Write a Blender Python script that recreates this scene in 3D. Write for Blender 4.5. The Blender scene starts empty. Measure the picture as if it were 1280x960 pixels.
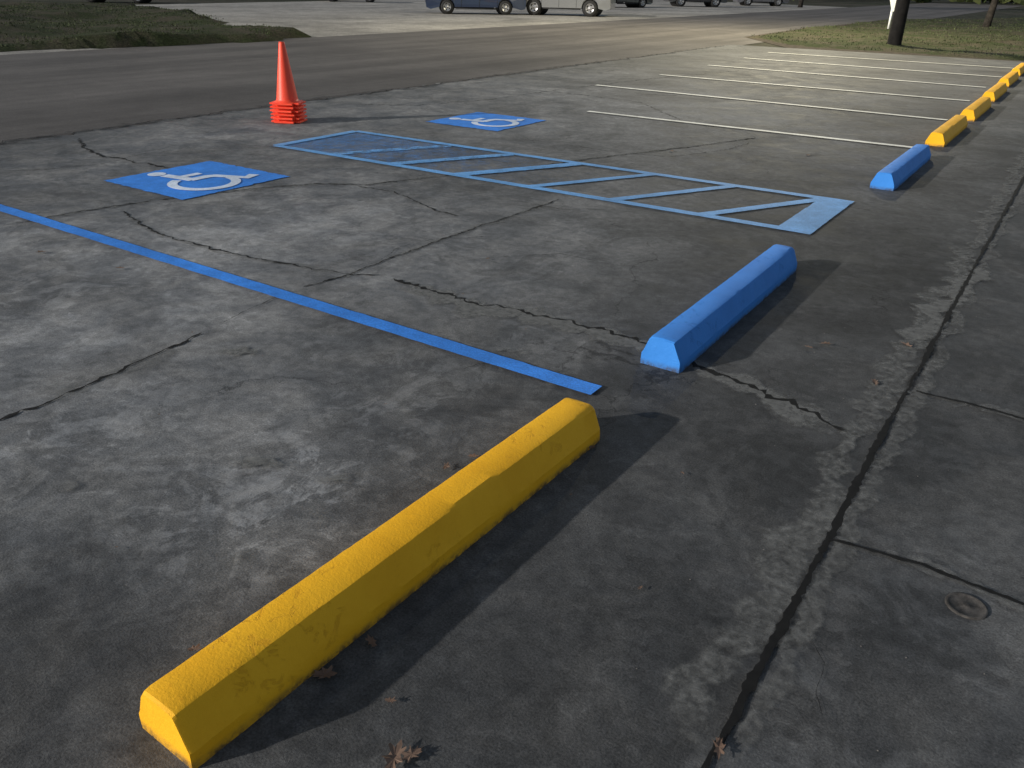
import bpy, bmesh, math, random
import numpy as np
from mathutils import Vector, Matrix
from mathutils import noise as mn
random.seed(7); rng=np.random.default_rng(7)
sc=bpy.context.scene
# ---------------------------------------------------------------- camera (surveyed from the two street directions)
H=1.62; F=1010.7
ax=Vector((765,490,-F)).normalized()
bx=Vector((-1680,538,-F)).normalized()
Xc=(-bx).normalized(); Yc=(ax-Xc*ax.dot(Xc)).normalized(); Zc=Xc.cross(Yc).normalized()
M=Matrix((Xc,Yc,Zc))
cam=bpy.data.objects.new("camera",bpy.data.cameras.new("camera")); sc.collection.objects.link(cam)
cam.matrix_world=Matrix.Translation((0,0,H))@M.to_4x4()
cam.data.sensor_width=36; cam.data.lens=36*F/1280; cam.data.clip_end=2000; cam.data.clip_start=0.05
sc.camera=cam
def G(px,py,h=0.0):
    """survey point on the ground (or at height h)"""
    d=M@Vector((px-640,480-py,-F)); t=(h-H)/d.z
    return Vector((d.x*t,d.y*t,h))
# ---------------------------------------------------------------- helpers
def link(name,me,mats=(),parent=None):
    o=bpy.data.objects.new(name,me); sc.collection.objects.link(o)
    for m in mats: me.materials.append(m)
    if parent: o.parent=parent
    return o
def empty(name,loc=(0,0,0),rz=0):
    o=bpy.data.objects.new(name,None); sc.collection.objects.link(o); o.location=loc; o.rotation_euler=(0,0,rz); return o
def mesh(name,vs,fs,mats=(),parent=None,smooth=False,attrs=None):
    me=bpy.data.meshes.new(name); me.from_pydata([tuple(v) for v in vs],[],fs); me.update()
    if smooth: me.polygons.foreach_set("use_smooth",[True]*len(me.polygons))
    if attrs:
        for k,a in attrs.items():
            at=me.attributes.new(k,'FLOAT','POINT'); at.data.foreach_set("value",np.asarray(a,dtype=np.float32))
    return link(name,me,mats,parent)
class NT:
    def __init__(s,name):
        s.m=bpy.data.materials.new(name); s.m.use_nodes=True; s.t=s.m.node_tree; s.t.nodes.clear()
        s.out=s.t.nodes.new("ShaderNodeOutputMaterial"); s.co=s.t.nodes.new("ShaderNodeTexCoord").outputs["Object"]
    def n(s,typ,**k):
        x=s.t.nodes.new(typ)
        for a,b in k.items(): setattr(x,a,b)
        return x
    def L(s,a,b): s.t.links.new(a,b)
    def inp(s,sock,v):
        if isinstance(v,bpy.types.NodeSocket): s.L(v,sock)
        else: sock.default_value=v
    def noise(s,scale,detail=6,rough=.6,dist=0,vec=None):
        x=s.n("ShaderNodeTexNoise"); s.L(vec or s.co,x.inputs["Vector"])
        x.inputs["Scale"].default_value=scale; x.inputs["Detail"].default_value=detail; x.inputs["Roughness"].default_value=rough; x.inputs["Distortion"].default_value=dist
        return x.outputs["Fac"]
    def mr(s,v,a,b,c=0,d=1,smooth=True):
        x=s.n("ShaderNodeMapRange"); x.interpolation_type='SMOOTHSTEP' if smooth else 'LINEAR'
        s.inp(x.inputs[0],v)
        for i,q in zip((1,2,3,4),(a,b,c,d)): s.inp(x.inputs[i],q)
        return x.outputs[0]
    def math(s,op,a,b=0.0,clamp=False):
        x=s.n("ShaderNodeMath",operation=op); x.use_clamp=clamp; s.inp(x.inputs[0],a); s.inp(x.inputs[1],b); return x.outputs[0]
    def mix(s,f,a,b,mode='MIX'):
        x=s.n("ShaderNodeMix",data_type='RGBA',blend_type=mode)
        s.inp(x.inputs[0],f)
        for sock,v in ((x.inputs[6],a),(x.inputs[7],b)):
            if isinstance(v,tuple): sock.default_value=(*v[:3],1)
            else: s.L(v,sock)
        return x.outputs[2]
    def scale(s,c,f):
        x=s.n("ShaderNodeVectorMath",operation='SCALE'); 
        s.inp(x.inputs[0],c); s.inp(x.inputs["Scale"],f); return x.outputs[0]
    def attr(s,name):
        return s.n("ShaderNodeAttribute",attribute_name=name).outputs["Fac"]
    def bsdf(s,col,rough=.8,spec=.3,bump=None,bstr=.3,bdist=.01,metal=0,alpha=None,**kw):
        b=s.n("ShaderNodeBsdfPrincipled")
        if isinstance(col,tuple): b.inputs["Base Color"].default_value=(*col[:3],1)
        else: s.L(col,b.inputs["Base Color"])
        s.inp(b.inputs["Roughness"],rough); s.inp(b.inputs["Specular IOR Level"],spec); b.inputs["Metallic"].default_value=metal
        if bump is not None:
            bp=s.n("ShaderNodeBump"); bp.inputs["Strength"].default_value=bstr; bp.inputs["Distance"].default_value=bdist
            s.L(bump,bp.inputs["Height"]); s.L(bp.outputs[0],b.inputs["Normal"])
        if alpha is not None: s.inp(b.inputs["Alpha"],alpha)
        s.L(b.outputs[0],s.out.inputs[0]); return b
def simple(name,col,rough=.6,spec=.4,metal=0,var=.25,sc_=8,bstr=.15):
    t=NT(name); n=t.noise(sc_,6); n2=t.noise(sc_*9,4)
    f=t.math('ADD',t.mr(n,.3,.7,1-var,1+var),t.mr(n2,.3,.7,-var*.4,var*.4))
    c=t.n("ShaderNodeRGB"); c.outputs[0].default_value=(*col,1)
    t.bsdf(t.scale(c.outputs[0],f),rough,spec,n2,bstr,.004,metal); return t.m
# ---------------------------------------------------------------- materials
def concrete():
    t=NT("concrete")
    big=t.noise(.55,8,.62,.4); mid=t.noise(2.6,10,.70,.6); fine=t.noise(16,8,.75); grit=t.noise(150,4,.7); sp=t.noise(60,4,.7); sp2=t.noise(95,3,.7)
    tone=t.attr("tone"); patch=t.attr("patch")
    v=t.mr(big,.32,.68,.70,1.32)
    v=t.math('MULTIPLY',v,t.mr(mid,.32,.68,.72,1.32))
    v=t.math('MULTIPLY',v,t.mr(fine,.3,.7,.74,1.28))
    v=t.math('MULTIPLY',v,t.mr(grit,.28,.72,.62,1.42))
    v=t.math('MULTIPLY',v,t.mr(sp,.60,.72,1,.55))
    v=t.math('MULTIPLY',v,t.mr(sp2,.62,.72,1,1.45))
    tm=t.noise(1.15,9,.62,1.0); v=t.math('MULTIPLY',v,t.mr(tm,.53,.555,1,.80)); 
    tm2=t.noise(3.9,9,.66,.8); v=t.math('MULTIPLY',v,t.mr(tm2,.58,.605,1,.84))
    tm3=t.noise(7.5,9,.7,1.4); v=t.math('MULTIPLY',v,t.mr(tm3,.37,.40,1.25,1))
    vo=t.n("ShaderNodeTexVoronoi"); t.L(t.co,vo.inputs["Vector"]); vo.inputs["Scale"].default_value=2.3
    v=t.math('MULTIPLY',v,t.mr(vo.outputs["Distance"],.0,.045,.5,1.0))
    nv=t.n("ShaderNodeTexNoise"); t.L(t.co,nv.inputs["Vector"]); nv.inputs["Scale"].default_value=1.6; nv.inputs["Detail"].default_value=9; nv.inputs["Roughness"].default_value=.62
    wv=t.n("ShaderNodeVectorMath",operation='MULTIPLY_ADD'); t.L(nv.outputs["Color"],wv.inputs[0]); wv.inputs[1].default_value=(1.1,1.1,0); t.L(t.co,wv.inputs[2])
    ve=t.n("ShaderNodeTexVoronoi",feature='DISTANCE_TO_EDGE'); t.L(wv.outputs[0],ve.inputs["Vector"]); ve.inputs["Scale"].default_value=.42
    msk=t.mr(t.noise(.8,3),.50,.58,0,1)
    hc=t.math('MULTIPLY',t.mr(ve.outputs["Distance"],.0,.0045,1,0),msk)
    v=t.math('MULTIPLY',v,t.math('SUBTRACT',1.0,t.math('MULTIPLY',hc,.6)))
    pn=t.mr(t.noise(3.0,13,.76,.9),.49,.555); pn2=t.mr(t.noise(10,9,.75),.40,.58,.25,1)
    pf=t.math('MULTIPLY',t.math('MULTIPLY',pn,pn2),patch)
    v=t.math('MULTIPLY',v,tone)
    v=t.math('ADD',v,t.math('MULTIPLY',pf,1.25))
    col=t.scale(t.mix(t.mr(mid,.35,.65),(.0735,.0755,.0765),(.0785,.0780,.0750)),v)
    ls=t.mr(t.noise(5.5,6,.6,1.2),.66,.74,0,.3); col=t.mix(ls,col,(.035,.028,.021))
    h=t.math('ADD',t.math('MULTIPLY',grit,.6),t.math('ADD',t.math('MULTIPLY',fine,.8),t.math('MULTIPLY',mid,1.0)))
    t.bsdf(col,t.mr(mid,.3,.7,.68,.9),.28,h,.42,.008); return t.m
M_conc=concrete()
def road():
    t=NT("road_asphalt"); a=t.noise(.35,6,.6,.5); b=t.noise(3,8,.65); g=t.noise(60,4,.7)
    mp=t.n("ShaderNodeMapping"); mp.inputs["Scale"].default_value=(1.1,.05,1); t.L(t.co,mp.inputs[0])
    st=t.noise(1.0,5,.6,0,mp.outputs[0])
    v=t.math('MULTIPLY',t.mr(a,.3,.7,.86,1.14),t.mr(b,.3,.7,.92,1.08)); v=t.math('MULTIPLY',v,t.mr(g,.25,.75,.75,1.25)); v=t.math('MULTIPLY',v,t.mr(st,.35,.65,.82,1.18))
    t.bsdf(t.scale(t.mix(a,(.086,.079,.073),(.094,.087,.081)),v),.85,.2,g,.2,.006); return t.m
M_road=road()
def gravel():
    t=NT("pale_gravel"); a=t.noise(.25,8,.65,.6); b=t.noise(2.2,8,.7); g=t.noise(18,6,.75)
    v=t.math('MULTIPLY',t.mr(a,.3,.7,.7,1.25),t.mr(b,.3,.7,.78,1.22)); v=t.math('MULTIPLY',v,t.mr(g,.3,.7,.65,1.35))
    t.bsdf(t.scale(t.mix(a,(.23,.22,.20),(.28,.265,.235)),v),.9,.2,g,.45,.02); return t.m
M_grav=gravel()
def terrain():
    t=NT("ground_dirt_grass"); a=t.noise(.12,8,.65); b=t.noise(1.4,8,.7); g=t.noise(14,5,.7)
    c=t.mix(t.mr(a,.4,.6),(.03,.034,.02),(.055,.050,.038)); v=t.math('MULTIPLY',t.mr(b,.3,.7,.6,1.4),t.mr(g,.3,.7,.6,1.4))
    t.bsdf(t.scale(c,v),.95,.1,g,.6,.03); return t.m
M_terr=terrain()
def grassm(name,c1,c2):
    t=NT(name); a=t.noise(.9,8,.7,.5); g=t.noise(22,6,.75)
    c=t.mix(t.mr(a,.4,.62),c1,c2); t.bsdf(t.scale(c,t.mr(g,.3,.7,.45,1.5)),.95,.1,g,.8,.04); return t.m
M_grass=grassm("grass",(.034,.042,.018),(.062,.055,.038))
M_blade=simple("grass_blades",(.042,.054,.022),.8,.2,var=.6,sc_=3)
M_dirt=simple("dirt",(.05,.042,.033),.95,.1,var=.5,sc_=6)
def paint(name,col,cover=1.0,rough=.62):
    """road paint, worn through to the concrete by noise; attr 'fade' 1=solid"""
    t=NT(name); a=t.noise(1.1,8,.68,.5); b=t.noise(7,10,.75); g=t.noise(120,3,.6); m=t.noise(30,6,.7)
    v=t.math('MULTIPLY',t.mr(a,.3,.7,.85,1.15),t.mr(b,.3,.7,.84,1.14)); v=t.math('MULTIPLY',v,t.mr(g,.3,.7,.82,1.18))
    rgb=t.n("ShaderNodeRGB"); rgb.outputs[0].default_value=(*col,1)
    fade=t.attr("fade")
    n=t.math('ADD',t.math('MULTIPLY',b,.45),t.math('ADD',t.math('MULTIPLY',m,.3),t.math('MULTIPLY',g,.25)))
    lo=t.math('SUBTRACT',.78,t.math('MULTIPLY',fade,.62)); hi=t.math('ADD',lo,.2)
    al=t.math('MULTIPLY',t.mr(n,lo,hi),cover)
    h=t.math('ADD',g,m)
    t.bsdf(t.scale(rgb.outputs[0],v),rough,.25,h,.35,.004,alpha=al); return t.m
M_blue=paint("blue_line_paint",(.040,.22,.68))
M_bluefad=paint("faded_blue_paint",(.15,.39,.74),.80)
M_white=paint("white_line_paint",(.80,.79,.70),.92)
M_isa=paint("symbol_white_paint",(.64,.72,.82),.94)
def stainm(name,col,cover,soft=.22):
    t=NT(name); b=t.noise(5,10,.75,.6); m=t.noise(28,6,.7); f=t.attr("fade")
    n=t.math('ADD',t.math('MULTIPLY',b,.6),t.math('MULTIPLY',m,.4))
    lo=t.math('SUBTRACT',.80,t.math('MULTIPLY',f,.55)); al=t.math('MULTIPLY',t.mr(n,lo,t.math('ADD',lo,soft)),cover)
    rgb=t.n("ShaderNodeRGB"); rgb.outputs[0].default_value=(*col,1)
    t.bsdf(t.scale(rgb.outputs[0],t.mr(m,.3,.7,.7,1.3)),.85,.2,m,.4,.006,alpha=al); return t.m
M_crack=stainm("crack_dark",(.009,.0088,.0084),.97)
M_crackf=stainm("crack_faint",(.014,.0135,.0125),.85,.3)
M_halo=stainm("crack_pale_edge",(.165,.165,.155),.72,.34)
M_dark=stainm("dark_damp_stain",(.024,.024,.025),.6,.4)
M_bdark=stainm("brown_stain",(.03,.024,.018),.7)
def stopm(name,c1,c2,c3):
    t=NT(name); a=t.noise(3,8,.65,.3); b=t.noise(22,8,.72); g=t.noise(130,4,.65)
    scar=t.math('MULTIPLY',t.mr(t.noise(17,9,.72,.8),.56,.62),t.mr(t.noise(3.2,4),.50,.58))
    c=t.mix(t.mr(a,.35,.65),c1,c2); c=t.mix(t.mr(b,.58,.74,0,.45),c,c3); c=t.mix(t.math('MULTIPLY',scar,.35),c,c3)
    rub=t.mr(t.noise(9,9,.75,.5),.66,.72,0,.35); c=t.mix(rub,c,(.16,.12,.08))
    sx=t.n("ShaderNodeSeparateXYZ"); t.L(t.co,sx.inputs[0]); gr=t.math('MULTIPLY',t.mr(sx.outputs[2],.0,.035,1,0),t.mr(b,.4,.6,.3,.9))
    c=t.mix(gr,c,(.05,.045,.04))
    h=t.math('SUBTRACT',t.math('ADD',t.math('MULTIPLY',b,1.0),t.math('MULTIPLY',g,.6)),t.math('MULTIPLY',scar,.9))
    t.bsdf(c,.66,.22,h,.45,.005); return t.m
M_sy=stopm("yellow_block_paint",(.82,.41,.012),(.89,.47,.018),(.58,.25,.01))
M_sb=stopm("blue_block_paint",(.036,.21,.62),(.046,.245,.70),(.025,.13,.42))
# ---------------------------------------------------------------- base ground, road, gravel
def rect(name,x0,x1,y0,y1,z,mat,nx=1,ny=1):
    vs=[];fs=[]
    for j in range(ny+1):
        for i in range(nx+1): vs.append((x0+(x1-x0)*i/nx,y0+(y1-y0)*j/ny,z))
    for j in range(ny):
        for i in range(nx):
            a=j*(nx+1)+i; fs.append((a,a+1,a+nx+2,a+nx+1))
    return mesh(name,vs,fs,[mat])
rect("ground",-900,900,-900,900,-.016,M_terr)
LX=(G(0,178).x+G(400,125).x+G(700,84).x)/3
RX=(G(0,65).x+G(300,54).x)/2
LY=G(1280,77).y
rect("road",RX,LX+.3,-40,120,-.008,M_road)
def ngon(name,pts,z,mat):
    me=bpy.data.meshes.new(name); bm=bmesh.new()
    f=bm.faces.new([bm.verts.new((p.x,p.y,z)) for p in pts]); bmesh.ops.triangulate(bm,faces=[f])
    for ff in bm.faces:
        if ff.normal.z<0: ff.normal_flip()
    bm.to_mesh(me); bm.free(); return link(name,me,[mat])
ngon("gravel_yard",[G(*p) for p in [(-400,60),(150,6),(560,-2),(860,0),(1060,9),(1090,24),(960,44),(900,62),(-400,102)]],-.012,M_grav)
# ---------------------------------------------------------------- lot concrete
x0,x1,y0,y1=LX,9.0,-6.0,LY
st=.12; nx=int((x1-x0)/st); ny=int((y1-y0)/st)
X,Y=np.meshgrid(np.linspace(x0,x1,nx+1),np.linspace(y0,y1,ny+1))
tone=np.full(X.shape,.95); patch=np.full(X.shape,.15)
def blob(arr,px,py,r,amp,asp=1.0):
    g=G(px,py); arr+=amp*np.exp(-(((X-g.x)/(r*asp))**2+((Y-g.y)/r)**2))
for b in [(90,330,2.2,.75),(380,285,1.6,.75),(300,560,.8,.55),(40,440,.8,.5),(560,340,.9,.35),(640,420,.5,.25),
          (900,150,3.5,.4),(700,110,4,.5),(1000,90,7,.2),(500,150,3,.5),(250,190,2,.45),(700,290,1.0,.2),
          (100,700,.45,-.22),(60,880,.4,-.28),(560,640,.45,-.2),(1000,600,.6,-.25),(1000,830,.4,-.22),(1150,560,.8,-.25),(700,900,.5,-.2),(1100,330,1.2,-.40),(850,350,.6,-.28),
          (1200,850,.5,-.1),(1260,450,1,-.2),(1230,260,1.6,-.3),(1240,180,2,-.3),(450,430,.5,-.12),(180,250,1.2,-.12),(0,590,.5,.15)]: blob(tone,*b)  # stain and wear tones, with some of the ground's uneven light painted in
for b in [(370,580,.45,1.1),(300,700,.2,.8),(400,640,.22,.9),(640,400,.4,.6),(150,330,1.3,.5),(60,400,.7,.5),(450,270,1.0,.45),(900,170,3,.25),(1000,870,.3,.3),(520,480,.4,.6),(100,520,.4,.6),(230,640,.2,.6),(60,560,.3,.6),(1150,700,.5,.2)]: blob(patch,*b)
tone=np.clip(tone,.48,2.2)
# slabs beyond the expansion joint were poured separately: slightly different cement
j0=G(885,955); j1=G(1280,222); jd=(j1-j0).normalized()
side=(X-j0.x)*jd.y-(Y-j0.y)*jd.x
tone=np.where(side>0,tone*1.10+.02,tone)
edge=(X<=x0+1e-6); jx=rng.normal(0,.05,X.shape)*edge
vs=np.stack([X+jx,Y,np.zeros_like(X)],-1).reshape(-1,3)
fs=[(j*(nx+1)+i,j*(nx+1)+i+1,(j+1)*(nx+1)+i+1,(j+1)*(nx+1)+i) for j in range(ny) for i in range(nx)]
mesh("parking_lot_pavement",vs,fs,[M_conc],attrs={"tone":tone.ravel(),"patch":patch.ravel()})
# ---------------------------------------------------------------- flat decals lying on the slab
zoff=[.0]
def nz(base=.0035):
    zoff[0]+=.00010; return base+zoff[0]
def ribbon(name,pts,w,mat,z,jit=.3,step=.05,wander=.0,fade=1.0,core=.45,ends=True):
    P=[Vector((p.x,p.y,0)) for p in pts]; out=[]
    for a,b in zip(P,P[1:]):
        n=max(1,int((b-a).length/step)); out+= [a.lerp(b,i/n) for i in range(n)]
    out.append(P[-1]); n=len(out)
    ww=np.interp(np.arange(n),np.arange(0,n,3),rng.normal(0,1,len(np.arange(0,n,3))))
    wl=np.interp(np.arange(n),np.arange(0,n+9,10),rng.uniform(.5,1.4,len(np.arange(0,n+9,10))))
    vs=[];fd=[];fs=[]
    for i,p in enumerate(out):
        t=(out[min(i+1,n-1)]-out[max(i-1,0)]).normalized(); q=Vector((-t.y,t.x,0))
        off=wander*ww[i]+wander*.5*rng.normal()
        wi=w*max(.25,1+jit*rng.normal())*(wl[i] if jit>.2 else 1); e=1.0
        if ends: e=min(1,min(i,n-1-i)/6+.15)
        for s,f in ((-1,0),(-core,1),(core,1),(1,0)):
            v=p+q*(off+s*wi/2); vs.append((v.x,v.y,z)); fd.append(f*fade*e)
    for i in range(n-1):
        for j in range(3): a=i*4+j; fs.append((a,a+1,a+5,a+4))
    return mesh(name,vs,fs,[mat],attrs={"fade":fd})
def pts(*l): return [G(*p) for p in l]
cracks=[ # (surveyed polyline, width)
 ((485,345),(520,357),(560,370),(600,381),(640,386),(680,395),(720,405),(765,416),(800,427),(850,448),(895,466),(960,492),(1000,510),(1045,535),(1090,556)),
 ((-60,545),(0,525),(60,503),(110,480),(150,464),(205,440),(265,411)),
 ((370,362),(430,345),(520,312),(580,290),(640,270),(705,248)),
 ((150,262),(175,280),(210,296),(300,320),(360,331),(400,338),(440,343),(485,345)),
 ((0,283),(60,272),(130,260),(200,250),(340,234),(400,230),(460,231),(540,222),(640,212),(760,196),(860,184),(950,172)),
 ((98,172),(104,184),(128,195),(165,202),(215,211)),
 ((440,232),(490,240),(520,252),(545,264),(580,272)),
 ((700,180),(780,192),(840,196),(905,188),(940,178)),
 ((1000,760),(1012,800),(1030,830),(1022,870),(1035,930)),
 ((640,250),(700,262),(770,262)),
 ((560,470),(600,455),(640,452)),
 ((800,118),(860,120),(930,126),(1010,133),(1100,138)),
 ((640,110),(720,118),(800,128),(850,150),(900,160)),
 ((420,130),(520,132),(610,125),(700,112),(820,98),(930,88)),
 ((265,411),(310,388),(370,362)),
 ((560,330),(620,322),(700,318),(760,330)),
 ((0,215),(60,212),(130,205),(190,190)),
 ((470,330),(500,310),(540,300),(620,296)),
]
W=[.030,.016,.015,.017,.020,.030,.015,.018,.004,.010,.006,.024,.024,.028,.008,.006,.018,.010]
halo_parts=[]
for i,(c,w) in enumerate(zip(cracks,W)):
    p=pts(*c)
    if i==0:
        halo_parts.append(ribbon("pale_halo",[q+Vector((.02,-.05,0)) for q in p],.32,M_halo,nz(),.25,.06,.03,1.2,.3))
        halo_parts.append(ribbon("dark_band",[q+Vector((-.02,.12,0)) for q in p],.18,M_dark,nz(),.25,.06,.03,.6,.3))
    elif i in (2,3,4,1): halo_parts.append(ribbon("pale_halo",p,.18,M_halo,nz(),.3,.06,.02,.8,.3))
    faint=i>=7
    halo_parts.append(ribbon("crack",p,w*1.2,M_crackf if faint else M_crack,nz(),.5,.02,w*.5,.9 if faint else 1.05,.5))
J=pts((840,1040),(885,955),(960,818),(1030,685),(1090,567),(1140,478),(1215,340),(1280,222)); 
d=(J[-1]-J[0]).normalized(); J.append(G(1280,222)+d*6); 
halo_parts.append(ribbon("pale_halo",[q+Vector((-.08,0,0)) for q in J],.24,M_halo,nz(),.3,.06,.03,.92,.3))
halo_parts.append(ribbon("pale_halo",[q+Vector((.05,0,0)) for q in J],.16,M_halo,nz(),.3,.06,.02,.85,.3))
halo_parts.append(ribbon("pale_halo",pts((1225,325),(1205,350),(1180,385),(1150,420),(1120,440)),.18,M_halo,nz(),.3,.05,.03,1.2,.3))
halo_parts.append(ribbon("dark_band",J,.05,M_dark,nz(),.3,.03,.003,.9,.4))
halo_parts.append(ribbon("expansion_joint",J,.024,M_crack,nz(),.24,.02,.0025,1.4,.68))
for c in [((1145,490),(1210,506),(1290,528),(1400,562)),((1035,675),(1090,690),(1150,706),(1215,733),(1290,762),(1400,810))]:
    halo_parts.append(ribbon("pale_halo",pts(*c),.15,M_halo,nz(),.4,.04,.01,.85,.4))
    halo_parts.append(ribbon("dark_band",pts(*c),.045,M_dark,nz(),.4,.04,.004,.9,.4))
    halo_parts.append(ribbon("expansion_joint",pts(*c),.019,M_crack,nz(),.2,.015,.003,1.4,.66,False))
E=[Vector((LX+.02,y,0)) for y in np.arange(-3,LY,1.0)]
halo_parts.append(ribbon("dark_band",E,.30,M_dark,nz(),.4,.1,.05,.9,.4))
halo_parts.append(ribbon("crack",E,.05,M_crackf,nz(),.5,.06,.04,1.0,.5))
halo_parts.append(ribbon("pale_halo",[Vector((q.x+.45,q.y,0)) for q in E],.5,M_halo,nz(),.4,.12,.06,.6,.4))
for px,py,l,w,m,f in [(150,337,.14,.07,M_bdark,1.1),(50,317,.14,.06,M_bdark,1),(215,565,.10,.04,M_dark,1.1),(530,603,.06,.05,M_bdark,1),(810,297,.1,.1,M_dark,1),(735,318,.12,.05,M_dark,1),(330,268,.1,.06,M_dark,1),(620,330,.2,.06,M_dark,.9),(1030,432,.18,.05,M_halo,1.1),(640,440,.3,.1,M_halo,.9),(300,440,.3,.16,M_halo,1.0),(420,600,.2,.12,M_halo,1.2),(330,580,.3,.12,M_halo,1.1),(300,698,.16,.07,M_halo,1.2),(400,645,.14,.1,M_halo,1.2),(90,610,.2,.1,M_halo,1)]:
    g=G(px,py); halo_parts.append(ribbon("stain",[g-Vector((l/2,l*.3,0)),g,g+Vector((l/2,l*.2,0))],w,m,nz(),.4,.02,.01,f,.4))
root=empty("pavement_cracks_and_joints")
for o in halo_parts: o.parent=root
# ---------------------------------------------------------------- painted lines
def line(name,a,b,w,mat,fa=1.2,fb=1.2,z=None,parent=None,edge=.006):
    a=Vector((a.x,a.y,0)); b=Vector((b.x,b.y,0)); t=(b-a).normalized(); q=Vector((-t.y,t.x,0)); n=max(2,int((b-a).length/.06))
    z=z or nz(.0055); vs=[];fd=[];fs=[]
    for i in range(n+1):
        p=a.lerp(b,i/n); f=fa+(fb-fa)*i/n
        for s,k in ((-1,.55),(-.8,1),(.8,1),(1,.55)):
            v=p+q*(s*w/2+rng.normal()*edge*.25); vs.append((v.x,v.y,z)); fd.append(f*k)
    for i in range(n):
        for j in range(3): c=i*4+j; fs.append((c,c+1,c+5,c+4))
    return mesh(name,vs,fs,[mat],parent=parent,attrs={"fade":fd})
mk=empty("parking_line_markings")
a=G(745,491); b=G(0,261); dd=(b-a).normalized()
line("blue_stall_line",a,a+dd*9.2,.105,M_blue,1.35,1.1,parent=mk)
N0=G(1003,291); N1=G(345,183); F0=G(1055,253); F1=G(445,165)
line("aisle_line_near",N0,N1,.10,M_bluefad,1.15,.85,parent=mk)
line("aisle_line_far",F0,F1,.10,M_bluefad,1.1,.8,parent=mk)
u=(F0-N0).normalized(); v_=(N1-N0).normalized()
line("aisle_end_bar",N0-u*.05+v_*.06,F0+u*.05+v_*.06,.26,M_bluefad,1.25,1.25,parent=mk)
line("aisle_head_bar",N1,F1,.12,M_bluefad,.85,.85,parent=mk)
A0=G(875,270); B0=G(1030,250); A1=G(765,250); sp=(A1-A0).length
lenN=(N1-N0).length
for k in range(12):
    a=A0+v_*sp*k; b=B0+v_*sp*k
    if (a-N0).length>lenN: break
    line("aisle_hatch",a,b,.10 if k<3 else .15,M_bluefad,max(.55,1.12-.09*k),max(.5,1.1-.10*k),parent=mk)
q=[N0.lerp(N1,.36),N1,F1,F0.lerp(F1,.36)]
vs=[];fd=[];nn=40
for i in range(nn+1):
    for j in range(9):
        p=q[0].lerp(q[1],i/nn).lerp(q[3].lerp(q[2],i/nn),j/8); vs.append((p.x,p.y,.0048+.0006)); fd.append(.36+.34*(i/nn)**.8*(1 if 0<j<8 else .6))
fs=[(i*9+j,i*9+j+1,(i+1)*9+j+1,(i+1)*9+j) for i in range(nn) for j in range(8)]
M_coat=paint("thin_blue_overspray",(.09,.24,.52),.55)
mesh("aisle_faded_coat",vs,fs,[M_coat],parent=mk,attrs={"fade":fd})
for a,b,w,f in [((1155,187),(735,140),.10,1.1),((1184,151),(745,107),.11,1.1),((1212,127),(825,94),.11,1.05),((1232,110),(885,82),.11,1.05),((1252,97),(930,73),.11,1.0),((1268,86),(960,66),.11,.9)]:
    line("white_stall_line",G(*a),G(*b),w,M_white,f,f*.92,parent=mk)
def isa(corner,L):
    """symbol up = toward the street (-X), right = +Y"""
    par=empty("wheelchair_symbol_marking",(corner.x,corner.y,0))
    n=26;vs=[];fd=[]
    for i in range(n+1):
        for j in range(n+1):
            u,v=i/n-.5,j/n-.5; e=min(.5-abs(u),.5-abs(v))
            vs.append((u*L+rng.normal()*.006,v*L+rng.normal()*.006,.0060)); fd.append(1.2 if e>.03 else .62)
    fs=[(i*(n+1)+j,(i+1)*(n+1)+j,(i+1)*(n+1)+j+1,i*(n+1)+j+1) for i in range(n) for j in range(n)]
    mesh("blue_square",vs,fs,[M_blue],parent=par,attrs={"fade":fd})
    z=[.0090]
    def T(u,v): return (-(v-.5)*L*.84,(u-.5)*L*.84)
    def stroke(pl,w):
        w*=1.2
        z[0]+=.0004; vs=[];fs=[]; n=len(pl); P=[Vector(p) for p in pl]
        for i,p in enumerate(P):
            t=((P[min(i+1,n-1)]-P[i]).normalized()+(P[i]-P[max(i-1,0)]).normalized()).normalized(); q=Vector((-t.y,t.x))
            for s in (-1,1): r=p+q*s*w/2; vs.append((*T(*r),z[0]))
        for i in range(n-1): fs.append((2*i,2*i+1,2*i+3,2*i+2))
        mesh("symbol_stroke",vs,fs,[M_isa],parent=par,attrs={"fade":[1.0]*len(vs)})
    z[0]+=.0004; c=(.36,.94)
    vs=[(*T(*c),z[0])]+[(*T(c[0]+.085*math.cos(a*math.pi/12),c[1]+.085*math.sin(a*math.pi/12)),z[0]) for a in range(24)]
    mesh("symbol_head",vs,[(0,1+i,1+(i+1)%24) for i in range(24)],[M_isa],parent=par,attrs={"fade":[1.0]*25})
    stroke([(.37,.84),(.40,.66),(.42,.47)],.09)
    stroke([(.39,.66),(.64,.66)],.07)
    stroke([(.40,.49),(.60,.49),(.66,.46),(.80,.17),(.93,.22)],.09)
    stroke([(.42+.28*math.cos(math.radians(a)),.30+.28*math.sin(math.radians(a))) for a in range(112,366,10)],.075)
sq=[G(124,230),G(215,251),G(364,218)]
cen=(sq[0]+sq[2])/2; L=((sq[1]-sq[0]).length+(sq[2]-sq[1]).length)/2
isa(cen,L)
s2=[G(537,155),G(628,165),G(678,150),G(590,139)]; c2=sum(s2,Vector())/4
isa(c2,L)
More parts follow.
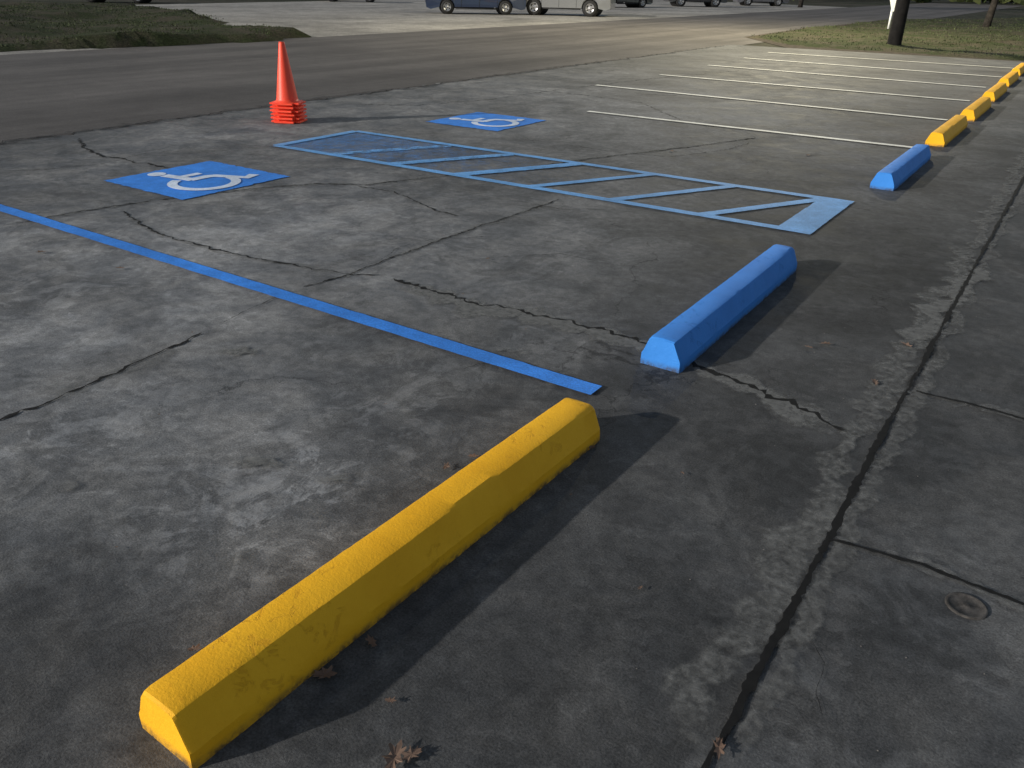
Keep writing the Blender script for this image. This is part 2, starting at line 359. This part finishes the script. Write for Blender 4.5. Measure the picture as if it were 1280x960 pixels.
# ---------------------------------------------------------------- wheel stops
def stop(name,mat,near,far=None,seed=0,Lb=1.83):
    r=np.random.default_rng(seed)
    d=(far-near).normalized() if far else Vector((0,1,0)); ang=math.atan2(d.x,d.y)
    if far: Lb=(far-near).length
    prof=[(-.104,0),(-.104,.030),(-.103,.052),(-.096,.064),(-.069,.130),(-.060,.143),(-.048,.147),(0,.149),(.048,.147),(.060,.143),(.069,.130),(.096,.064),(.103,.052),(.104,.030),(.104,0)]
    ys=[0,.008,.025]+list(np.linspace(.06,Lb-.06,70))+[Lb-.025,Lb-.008,Lb]
    wob=[np.interp(np.arange(len(ys)),np.arange(0,len(ys)+9,9),r.normal(0,.0010,len(np.arange(0,len(ys)+9,9)))) for _ in prof]
    vs=[];fs=[];m=len(prof)
    for k,y in enumerate(ys):
        e=min(k,len(ys)-1-k); sx=(.95,.985,1.0)[e] if e<3 else 1.0
        for i,(x,z) in enumerate(prof):
            j=r.normal(0,.0004,3)
            zz=z*(sx if z>.05 else 1)
            chip=0
            nn_=mn.noise(Vector((y*11,i*1.7,seed)))
            if i in (5,9) and nn_>.45: chip=.005*(nn_-.45)*3
            vs.append((x*sx+j[0]+wob[i][k]*.6,y+j[1],max(0,zz-chip+(j[2]+wob[i][k] if z>.01 else 0))))
    for k in range(len(ys)-1):
        for i in range(m-1): a=k*m+i; fs.append((a,a+1,a+m+1,a+m))
    for k in (0,len(ys)-1):
        c=len(vs); vs.append((0,ys[k]+(.006 if k==0 else -.006),.06))
        for i in range(m):
            a=k*m+i; b=k*m+(i+1)%m; fs.append((b,a,c) if k==0 else (a,b,c))
    o=mesh(name,vs,fs,[mat],smooth=True)
    try: o.data.set_sharp_from_angle(angle=math.radians(24))
    except Exception as ex: print(ex)
    q=Vector((-d.y,d.x,0)); o.location=Vector((near.x,near.y,0.0))+q*.104; o.rotation_euler=(0,0,-ang)
    return o
stop("yellow_wheel_stop",M_sy,G(243,964),G(751,550),1)
stop("blue_wheel_stop",M_sb,G(850,467),G(996,338),2)
stop("blue_wheel_stop",M_sb,G(1117,239),None,3)
for i,p in enumerate([(1180,184),(1218,152),(1243,127.5),(1261,109),(1275,95.5)]): stop("yellow_wheel_stop",M_sy,G(*p),None,4+i)
# ---------------------------------------------------------------- traffic cones
def conemat():
    t=NT("orange_cone_plastic"); n=t.noise(6,5); b=t.bsdf(t.mix(n,(.88,.06,.03),(.98,.10,.04)),.45,.4,t.noise(60,3),.1,.003)
    b.inputs["Subsurface Weight"].default_value=.3; b.inputs["Subsurface Radius"].default_value=(.05,.01,.005); return t.m
M_cone=conemat()
cb=G(362,152); cr=empty("stacked_traffic_cones",(cb.x,cb.y,0),.5)
for i in range(6):
    z=.004+i*.042; hgt=.70; vs=[];fs=[]; R=32
    top=(i==5)
    rings=[(.158,.022),(.150,.030),(.135,.034),(.128,.06),(.036,hgt-.02),(.032,hgt),(.022,hgt)] if top else [(.158,.022),(.150,.030),(.135,.034),(.128,.06),(.100,.20),(.094,.20)]
    for rr,zz in rings:
        for a in range(R): vs.append((rr*math.cos(2*math.pi*a/R),rr*math.sin(2*math.pi*a/R),z+zz))
    for k in range(len(rings)-1):
        for a in range(R): fs.append((k*R+a,k*R+(a+1)%R,(k+1)*R+(a+1)%R,(k+1)*R+a))
    mesh("cone_body",vs,fs,[M_cone],parent=cr,smooth=True)
    me=bpy.data.meshes.new("cone_base"); bm=bmesh.new(); bmesh.ops.create_cube(bm,size=1,matrix=Matrix.Translation((0,0,z+.011))@Matrix.Diagonal((.37,.37,.022,1)))
    bmesh.ops.bevel(bm,geom=[e for e in bm.edges if abs(e.verts[0].co.z-e.verts[1].co.z)>.01],offset=.06,segments=4,affect='EDGES')
    bmesh.ops.bevel(bm,geom=[e for e in bm.edges if abs(e.verts[0].co.z-e.verts[1].co.z)<.001 and len(e.link_faces)==2 and e.calc_face_angle(0)>1],offset=.005,segments=2,affect='EDGES')
    bm.to_mesh(me); bm.free(); o=link("cone_base",me,[M_cone],cr); o.rotation_euler=(0,0,random.uniform(-.12,.12))
# ---------------------------------------------------------------- leaves
def leafmat():
    t=NT("dry_oak_leaf"); n=t.noise(9,6); t.bsdf(t.mix(n,(.10,.058,.038),(.19,.13,.095)),.7,.3,t.noise(90,3),.4,.003); return t.m
M_leaf=leafmat()
lv=[];lf=[]
def leaf(px,py,s,dx=0,dy=0):
    g=G(px,py)+Vector((dx,dy,0)); a=random.uniform(0,6.28); cy=random.uniform(.3,1.2); cx=random.uniform(-.5,.5); asp=random.uniform(.5,.85)
    outl=[(0,-.75),(.03,-.5),(.16,-.42),(.32,-.48),(.22,-.25),(.42,-.12),(.58,-.16),(.36,.05),(.30,.15),(.5,.34),(.46,.42),(.2,.34),(.13,.5),(0,.72)]
    outl=outl+[(-x,y) for x,y in outl[-2:0:-1]]
    b=len(lv)
    def put(x,y):
        X_=x*asp*math.cos(a)-y*math.sin(a); Y_=x*asp*math.sin(a)+y*math.cos(a)
        z=.010+s*(.55*cy*x*x+.35*abs(cx)*y*y)+random.uniform(0,.06)*s
        lv.append((g.x+X_*s,g.y+Y_*s,z))
    put(0,0)
    for x,y in outl: put(x*random.uniform(.7,1.1),y*random.uniform(.9,1.05))
    n=len(outl)
    for i in range(n): lf.append((b,b+1+i,b+1+(i+1)%n))
for p in [(493,952,.075),(515,947,.05),(405,847,.055),(465,806,.045),(488,879,.026),(592,573,.04),(558,586,.04),(1093,481,.055),(1132,434,.07),(1032,432,.05),(1010,436,.04),(898,938,.055),(243,815,.035),(800,738,.020),(740,562,.03),(150,337,.05),(52,317,.05),(610,325,.03),(1010,195,.06),(840,190,.06)]: leaf(*p)
for i in range(14): leaf(random.uniform(0,1280),random.uniform(90,700),random.uniform(.010,.018))
mesh("fallen_leaves",lv,lf,[M_leaf])
pv=[];pf=[]
for i in range(700):
    g=Vector((random.uniform(-7,5),random.uniform(.5,14),0)); s=random.uniform(.0012,.0035)
    b=len(pv)
    for d3 in ((1,0,.3),(0,1,.3),(-1,0,.3),(0,-1,.3),(0,0,1)): pv.append((g.x+d3[0]*s*random.uniform(.6,1.3),g.y+d3[1]*s*random.uniform(.6,1.3),d3[2]*s+.001))
    pf+=[(b,b+1,b+4),(b+1,b+2,b+4),(b+2,b+3,b+4),(b+3,b,b+4)]
mesh("grit",pv,pf,[simple("grit_stone",(.14,.13,.12),.8)])
cc=G(1208,758); M_iron=simple("cast_iron",(.06,.055,.05),.8,.25,0,.5,30,.6)
cvr=empty("cleanout_cover",(cc.x,cc.y,0))
def revolve(name,rings,mat,parent,R=40,cap=True,loc=None):
    vs=[];fs=[]
    for rr,zz in rings:
        for a in range(R): vs.append((rr*math.cos(2*math.pi*a/R),rr*math.sin(2*math.pi*a/R),zz))
    for k in range(len(rings)-1):
        for a in range(R): fs.append((k*R+a,k*R+(a+1)%R,(k+1)*R+(a+1)%R,(k+1)*R+a))
    if cap: fs.append(tuple(range((len(rings)-1)*R,len(rings)*R)))
    o=mesh(name,vs,fs,[mat],parent=parent,smooth=True); 
    if loc: o.location=loc
    return o
revolve("cover_lid",[(.058,.001),(.056,.0055),(.049,.006),(.047,.0040),(.012,.0040),(.010,.0055),(.004,.0055)],M_iron,cvr)
o=ribbon("cover_grime",[cc+Vector((-.07,.0,0)),cc,cc+Vector((.07,.0,0))],.15,M_dark,nz(),.2,.02,.0,1.1,.6); o.parent=root
# ---------------------------------------------------------------- grass patches
def inpoly(x,y,P):
    c=False;n=len(P);j=n-1
    for i in range(n):
        if (P[i].y>y)!=(P[j].y>y) and x<(P[j].x-P[i].x)*(y-P[i].y)/(P[j].y-P[i].y)+P[i].x: c=not c
        j=i
    return c
def patchgrass(name,P,step,blades,ditch=None,hbase=.05,rough=.12):
    xs=[p.x for p in P]; ys=[p.y for p in P]; X0,X1,Y0,Y1=min(xs),max(xs),min(ys),max(ys)
    idx={};vs=[];fs=[]
    def hgt(x,y):
        z=hbase+rough*mn.noise(Vector((x*.35,y*.35,3)))+.04*mn.noise(Vector((x*2,y*2,1)))
        if ditch:
            for c,r,dp in ditch:
                z-=dp*math.exp(-((x-c.x)**2+(y-c.y)**2)/r**2)
        return max(z,-.006)
    def V(i,j):
        if (i,j) not in idx:
            x=X0+i*step;y=Y0+j*step; idx[(i,j)]=len(vs); e=mn.noise(Vector((x*3,y*3,0)))*.12
            vs.append((x+e,y+e,hgt(x,y)))
        return idx[(i,j)]
    cells=[]
    for i in range(int((X1-X0)/step)):
        for j in range(int((Y1-Y0)/step)):
            x,y=X0+(i+.5)*step,Y0+(j+.5)*step
            e=.5*mn.noise(Vector((x*.7,y*.7,5)))
            if inpoly(x+e,y+e,P): cells.append((x,y)); fs.append((V(i,j),V(i+1,j),V(i+1,j+1),V(i,j+1)))
    cnt={}
    for f in fs:
        for v in f: cnt[v]=cnt.get(v,0)+1
    vs=[(v[0],v[1],v[2] if cnt[k]==4 else -.006) for k,v in enumerate(vs)]
    o=mesh(name,vs,fs,[M_grass],smooth=True)
    bv=[];bf=[]
    for _ in range(blades):
        x,y=random.choice(cells); x+=random.uniform(-.5,.5)*step; y+=random.uniform(-.5,.5)*step
        if mn.noise(Vector((x*.8,y*.8,9)))<-.15: continue
        z=hgt(x,y); a=random.uniform(0,6.28); w=random.uniform(.01,.025); h=random.uniform(.02,.06); b=len(bv)
        lx,ly=random.uniform(-.04,.04),random.uniform(-.04,.04)
        bv+= [(x-w*math.cos(a),y-w*math.sin(a),z-.01),(x+w*math.cos(a),y+w*math.sin(a),z-.01),(x+lx,y+ly,z+h)]; bf.append((b,b+1,b+2))
    mesh("blades",bv,bf,[M_blade],parent=o)
    return o
PL=[G(*p) for p in [(-420,14),(0,11),(172,11),(235,20),(300,32),(378,45),(335,52),(200,57),(0,65),(-420,86)]]
patchgrass("grass_verge",PL,.3,26000,ditch=[(G(150,30),2.5,.5),(G(230,34),2.2,.5),(G(90,26),2.2,.3)],hbase=.22,rough=.22)
PR=[G(*p) for p in [(945,47),(1000,38),(1060,32),(1110,26),(1300,24),(1500,34),(1500,90),(1280,76),(1100,64),(1000,58)]]
patchgrass("grass_lawn",PR,.22,16000,hbase=.07,rough=.1)
ngon("dirt_strip",[G(*p) for p in [(930,46),(1000,36),(1060,30),(1110,24),(1300,22),(1600,34),(1600,105),(1280,80),(1100,68),(985,60)]],-.003,M_dirt)
# ---------------------------------------------------------------- utility pole with street light
M_wood=simple("creosoted_pole_wood",(.012,.011,.010),.85,.15,0,.4,5,.6); M_metal=simple("galvanised_metal",(.3,.3,.3),.45,.5,.8,.1)
pb=G(1117,58); pole=empty("utility_pole",(pb.x,pb.y,0))
revolve("pole_shaft",[(.21,-.1),(.20,1),(.175,4),(.13,10)],M_wood,pole,20)
def tube(name,pl,r,mat,parent,R=10,r2=None):
    vs=[];fs=[];n=len(pl);P=[Vector(p) for p in pl]
    for i,p in enumerate(P):
        t=(P[min(i+1,n-1)]-P[max(i-1,0)]).normalized(); a=t.orthogonal().normalized() if abs(t.z)<.99 else Vector((1,0,0)); b=t.cross(a)
        rr=r+((r2 if r2 is not None else r)-r)*i/(n-1)
        for k in range(R): vs.append(p+(a*math.cos(2*math.pi*k/R)+b*math.sin(2*math.pi*k/R))*rr)
    for i in range(n-1):
        for k in range(R): fs.append((i*R+k,i*R+(k+1)%R,(i+1)*R+(k+1)%R,(i+1)*R+k))
    fs.append(tuple(range(R))[::-1]); fs.append(tuple(range((n-1)*R,n*R)))
    return mesh(name,vs,fs,[mat],parent=parent,smooth=True)
armd=(G(920,38)-pb); armd.z=0; armd.normalize()
tube("lamp_arm",[(0,0,8.2),armd*1.6+Vector((0,0,8.9)),armd*4.7+Vector((0,0,9.1))],.035,M_metal,pole)
lh=armd*5.0
me=bpy.data.meshes.new("lamp_head"); bm=bmesh.new(); bmesh.ops.create_uvsphere(bm,u_segments=20,v_segments=10,radius=1,matrix=Matrix.Translation((lh.x,lh.y,9.1))@Matrix.Rotation(math.atan2(armd.y,armd.x),4,'Z')@Matrix.Diagonal((.42,.17,.11,1)))
bm.to_mesh(me);bm.free(); link("lamp_head",me,[M_metal],pole)
tl=NT("lamp_lens"); em=tl.n("ShaderNodeEmission"); em.inputs[0].default_value=(1,.85,.6,1); em.inputs[1].default_value=30; tl.L(em.outputs[0],tl.out.inputs[0])
revolve("lamp_lens",[(.14,9.01),(.12,8.95),(.05,8.92)],tl.m,pole,20,loc=(lh.x,lh.y,0))
tube("crossarm",[(-1.1,0,9.6),(1.1,0,9.6)],.06,M_wood,pole)
ld=bpy.data.lights.new("street_light",'SPOT'); ld.energy=11000; ld.color=(1,.89,.62); ld.spot_size=math.radians(165); ld.spot_blend=.5; ld.shadow_soft_size=.12
lo=bpy.data.objects.new("street_light",ld); sc.collection.objects.link(lo); lo.parent=pole; lo.location=(lh.x,lh.y,8.75)
# ---------------------------------------------------------------- road sign (white, on post)
M_sw=simple("white_sign_paint",(.75,.77,.75),.5,.4,0,.08); 
sg=G(1110,38); sign=empty("road_sign",(sg.x,sg.y,0),math.radians(36))
tube("post",[(0,0,-.1),(0,0,2.0)],.05,M_sw,sign)
vs=[];c=[(-.32,1.45),(.32,1.45),(.04,.72),(-.04,.72)]
for y in (-.062,-.054):
    for x,z in c: vs.append((x,y,z))
mesh("sign_plate",vs,[(0,1,2,3)[::-1],(4,5,6,7),(0,1,5,4),(1,2,6,5),(2,3,7,6),(3,0,4,7)],[M_sw],parent=sign)
# ---------------------------------------------------------------- trees
M_bark=simple("bark",(.022,.019,.016),.9,.15,0,.5,6,.8)
def leafy():
    t=NT("foliage"); n=t.noise(.8,5); b=t.bsdf(t.mix(t.mr(n,.35,.65),(.035,.055,.018),(.085,.095,.03)),.75,.2); return t.m
M_fol=leafy()
def tree(base,hgt,r,leaves=2600,seed=1,name="oak_tree"):
    random.seed(seed); o=empty(name,(base.x,base.y,0)); lean=Vector((.12,.05,0))
    tube("trunk",[(0,0,-.1),(0.02,0,.3),lean*1.0+Vector((0,0,1.5)),lean*2+Vector((0,0,hgt*.45)),lean*3+Vector((0,0,hgt*.75))],r,M_bark,o,12,r*.35)
    cl=[]
    for i in range(9):
        a=i*2.4; z0=hgt*(.3+.05*i); L_=hgt*random.uniform(.25,.38); s=lean*2*(z0/(hgt*.5))+Vector((0,0,z0)); e=s+Vector((math.cos(a)*L_,math.sin(a)*L_,L_*.7)); m=s.lerp(e,.5)+Vector((0,0,-.15*L_))
        tube("limb",[s,m,e],r*.35,M_bark,o,8,r*.1); cl+=[(e,hgt*.16),(m.lerp(e,.5),hgt*.12)]
    cl.append((Vector((.3,.1,hgt*.88)),hgt*.17))
    vs=[];fs=[]
    for i in range(leaves):
        c,R=random.choice(cl); dd=Vector((random.gauss(0,1),random.gauss(0,1),random.gauss(0,.8))).normalized()*R*random.uniform(.4,1.05)
        p=c+dd; a=Vector((random.gauss(0,1),random.gauss(0,1),random.gauss(0,1))).normalized()*random.uniform(.08,.2); b=a.orthogonal().normalized()*a.length*.6
        k=len(vs); vs+=[p-a,p+b,p+a,p-b]; fs.append((k,k+1,k+2,k+3))
    mesh("foliage",vs,fs,[M_fol],parent=o); return o
tree(G(1232,36),8,.20,3000,3)
tree(G(1000,9),9,.22,3000,5)
random.seed(11); vs=[];fs=[]
fw=(M@Vector((0,0,-1))); fw.z=0; fw.normalize(); rt=Vector((fw.y,-fw.x,0))
for c in range(120):
    s=random.uniform(-130,130); base=fw*random.uniform(105,135)+rt*s; h=random.uniform(5,11); R=random.uniform(2.5,5)
    for i in range(120):
        dd=Vector((random.gauss(0,1),random.gauss(0,1),random.gauss(0,1))).normalized()*R*random.uniform(.5,1)
        p=base+Vector((0,0,h*random.uniform(.1,.8)))+dd; 
        if p.z<.2: p.z=random.uniform(.2,1)
        a=Vector((random.gauss(0,1),random.gauss(0,1),random.gauss(0,1))).normalized()*random.uniform(.5,1.0); b=a.orthogonal().normalized()*a.length*.6
        k=len(vs); vs+=[p-a,p+b,p+a,p-b]; fs.append((k,k+1,k+2,k+3))
mesh("distant_trees",vs,fs,[M_fol])
random.seed(21)
# ---------------------------------------------------------------- cars
M_tire=simple("tire_rubber",(.02,.02,.02),.8,.3,0,.2); M_rim=simple("alloy_rim",(.35,.35,.36),.35,.5,.7,.1); M_glass=simple("dark_glass",(.012,.014,.018),.08,.6,0,.1); M_blk=simple("black_trim",(.012,.012,.012),.6,.3,0,.1)
M_red=simple("tail_light",(.4,.02,.015),.25,.5,0,.1); M_hl=simple("head_light",(.7,.72,.75),.15,.6,0,.1)
def carpaint(n,c): 
    t=NT(n); b=t.bsdf(t.mix(t.noise(3,4),c,tuple(x*.85 for x in c)),.3,.5); b.inputs["Coat Weight"].default_value=.6; return t.m
def car(name,loc,rz,mat,L_=4.6,Wd=1.8,suv=False):
    o=empty(name,loc,rz); bz=.22 if not suv else .30; wr=.33 if not suv else .38; belt=.92 if not suv else 1.08; top=1.45 if not suv else 1.78
    wb=L_*.29; 
    def arch(cx):
        R=wr+.06; return [(cx+R*math.cos(math.radians(a)),wr+R*math.sin(math.radians(a))) for a in range(200,-21,-20) if wr+R*math.sin(math.radians(a))>bz+.01]
    h=L_/2
    body=[(-h+.05,bz+.05)]+[(-h+.25,bz)]+arch(-wb)+arch(wb)+[(h-.25,bz),(h-.04,bz+.08),(h,bz+.32),(h-.03,belt-.20),(h-.25,belt-.10),(h*.42,belt+.02),(-h*.62,belt+.03),(-h+.12,belt-.01 if not suv else belt+.05),(-h,belt-.25)]
    me=bpy.data.meshes.new("body"); bm=bmesh.new()
    fv=[[bm.verts.new((x,s*Wd/2,z)) for x,z in body] for s in (-1,1)]
    n=len(body)
    bm.faces.new(fv[0]); bm.faces.new(fv[1][::-1])
    for i in range(n): bm.faces.new((fv[0][i],fv[1][i],fv[1][(i+1)%n],fv[0][(i+1)%n]))
    for v in bm.verts:
        t_=abs(v.co.x)/h
        if t_>.8: v.co.y*=1-(t_-.8)*.55
        if v.co.z>belt-.12: v.co.y*=.965
    bmesh.ops.recalc_face_normals(bm,faces=bm.faces)
    ed=[e for e in bm.edges if len(e.link_faces)==2 and e.calc_face_angle(0)>.9 and e.verts[0].co.z>bz+.15 and e.verts[1].co.z>bz+.15]
    bmesh.ops.bevel(bm,geom=ed,offset=.04,segments=2,affect='EDGES')
    bm.to_mesh(me);bm.free(); link("body",me,[mat],o)
    if suv: lo_=[(h*.40,belt),(-h*.93,belt)]; hi=[(h*.10,top-.04),(-h*.84,top-.04)]
    else: lo_=[(h*.42,belt),(-h*.66,belt)]; hi=[(h*.08,top-.04),(-h*.36,top-.04)]
    def cab(name,zlo,zhi,mat,g=0.0):
        vs=[]
        for s in (-1,1):
            for (xa,za),(xb,zb) in zip(lo_,hi):
                for z in (zlo,zhi):
                    t_=(z-belt)/(top-.04-belt); x=xa+(xb-xa)*t_; w=(Wd/2-.07-.17*t_)+g; vs.append((x,s*w,z))
        fs=[(0,1,3,2),(4,6,7,5),(0,4,5,1),(2,3,7,6),(1,5,7,3),(0,2,6,4)]
        return mesh(name,vs,fs,[mat],parent=o)
    cab("cabin_glass",belt-.01,top-.07,M_glass); cab("roof",top-.075,top-.02,mat,.015)
    for s in (-1,1):
        for fx in (0,.42,.75,1.0):
            xa=lo_[0][0]+(lo_[1][0]-lo_[0][0])*fx; xb=hi[0][0]+(hi[1][0]-hi[0][0])*fx
            tube("pillar",[(xa,s*(Wd/2-.065),belt),(xb,s*(Wd/2-.235),top-.06)],.035,mat if fx in(0,1.0) else M_blk,o,6)
        for dx_ in (h*.30,-h*.06,-h*.42):
            tube("door_seam",[(dx_,s*(Wd/2-.001),bz+.10),(dx_,s*(Wd/2-.001),belt-.13)],.008,M_blk,o,5)
        for cx in (-wb,wb):
            w=revolve("tire",[(wr*.62,-.11),(wr*.93,-.11),(wr,-.07),(wr,.07),(wr*.93,.11),(wr*.62,.11)],M_tire,o,28,False); w.rotation_euler=(math.pi/2,0,0); w.location=(cx,s*(Wd/2-.10),wr)
            w=revolve("rim",[(wr*.64,.07),(wr*.60,.09),(wr*.5,.04),(wr*.12,.06),(.03,.07)],M_rim,o,28); w.rotation_euler=(-s*math.pi/2,0,0); w.location=(cx,s*(Wd/2-.09),wr)
            for k in range(5):
                a=k*1.2566; tube("spoke_gap",[(cx+.12*math.cos(a),s*(Wd/2-.035),wr+.12*math.sin(a)),(cx+wr*.5*math.cos(a),s*(Wd/2-.045),wr+wr*.5*math.sin(a))],.035,M_blk,o,6)
        tube("headlight",[(h-.10,s*(Wd/2-.38),belt-.28),(h-.14,s*(Wd/2-.20),belt-.26)],.075,M_hl,o,8)
        tube("taillight",[(-h+.03,s*(Wd/2-.36),belt-.18),(-h+.08,s*(Wd/2-.20),belt-.18)],.075,M_red,o,8)
        tube("sill",[(-wb+wr+.1,s*(Wd/2+.0),bz+.04),(wb-wr-.1,s*(Wd/2+.0),bz+.04)],.035,M_blk,o,6)
        tube("mirror",[(h*.33,s*(Wd/2-.03),belt+.08),(h*.31,s*(Wd/2+.16),belt+.12)],.07,mat,o,8)
    for cx in (-wb,wb):
        me=bpy.data.meshes.new("wheel_well"); bm=bmesh.new(); bmesh.ops.create_cone(bm,cap_ends=True,segments=24,radius1=wr+.05,radius2=wr+.05,depth=Wd-.3,matrix=Matrix.Translation((cx,0,wr))@Matrix.Rotation(math.pi/2,4,'X')); bm.to_mesh(me);bm.free(); link("wheel_well",me,[M_blk],o)
    return o
yaw=math.atan2(rt.y,rt.x)
car("parked_car",G(594,17),yaw+math.pi+.12,carpaint("blue_car_paint",(.016,.028,.065)),5.2)
car("parked_suv",G(706,19),yaw-.25,carpaint("silver_car_paint",(.17,.175,.18)),5.1,1.9,True)
car("parked_car",G(775,9),yaw+.5,carpaint("dark_car_paint",(.02,.02,.022)),4.6)
car("parked_suv",G(868,8),yaw+math.pi+.1,carpaint("black_car_paint",(.02,.021,.025)),4.8,1.9,True)
car("parked_car",G(950,7),yaw,carpaint("grey_car_paint",(.07,.07,.08)),4.5)
car("parked_car",G(440,2),yaw+.1,carpaint("dark_green_car_paint",(.02,.03,.025)),4.6)
car("parked_car",G(150,3),yaw+.1,carpaint("maroon_car_paint",(.06,.02,.02)),4.6)
# ---------------------------------------------------------------- light
sv=Vector((-.26,-.38,.155)).normalized()
sun=bpy.data.lights.new("sun",'SUN'); sun.energy=4.0; sun.angle=math.radians(.9); sun.color=(1,.955,.90)
so=bpy.data.objects.new("sun",sun); sc.collection.objects.link(so); so.rotation_euler=sv.to_track_quat('Z','Y').to_euler()
w=bpy.data.worlds.new("World"); sc.world=w; w.use_nodes=True; nt=w.node_tree; bg=nt.nodes["Background"]
sky=nt.nodes.new("ShaderNodeTexSky"); sky.sky_type='NISHITA'; sky.sun_disc=False; sky.sun_elevation=math.asin(sv.z); sky.sun_rotation=math.atan2(sv.x,sv.y)
hs=nt.nodes.new("ShaderNodeHueSaturation"); hs.inputs["Saturation"].default_value=.75
nt.links.new(sky.outputs[0],hs.inputs["Color"]); nt.links.new(hs.outputs[0],bg.inputs[0]); bg.inputs[1].default_value=.10
sc.view_settings.view_transform='Standard'; sc.view_settings.look='None'; sc.view_settings.exposure=0
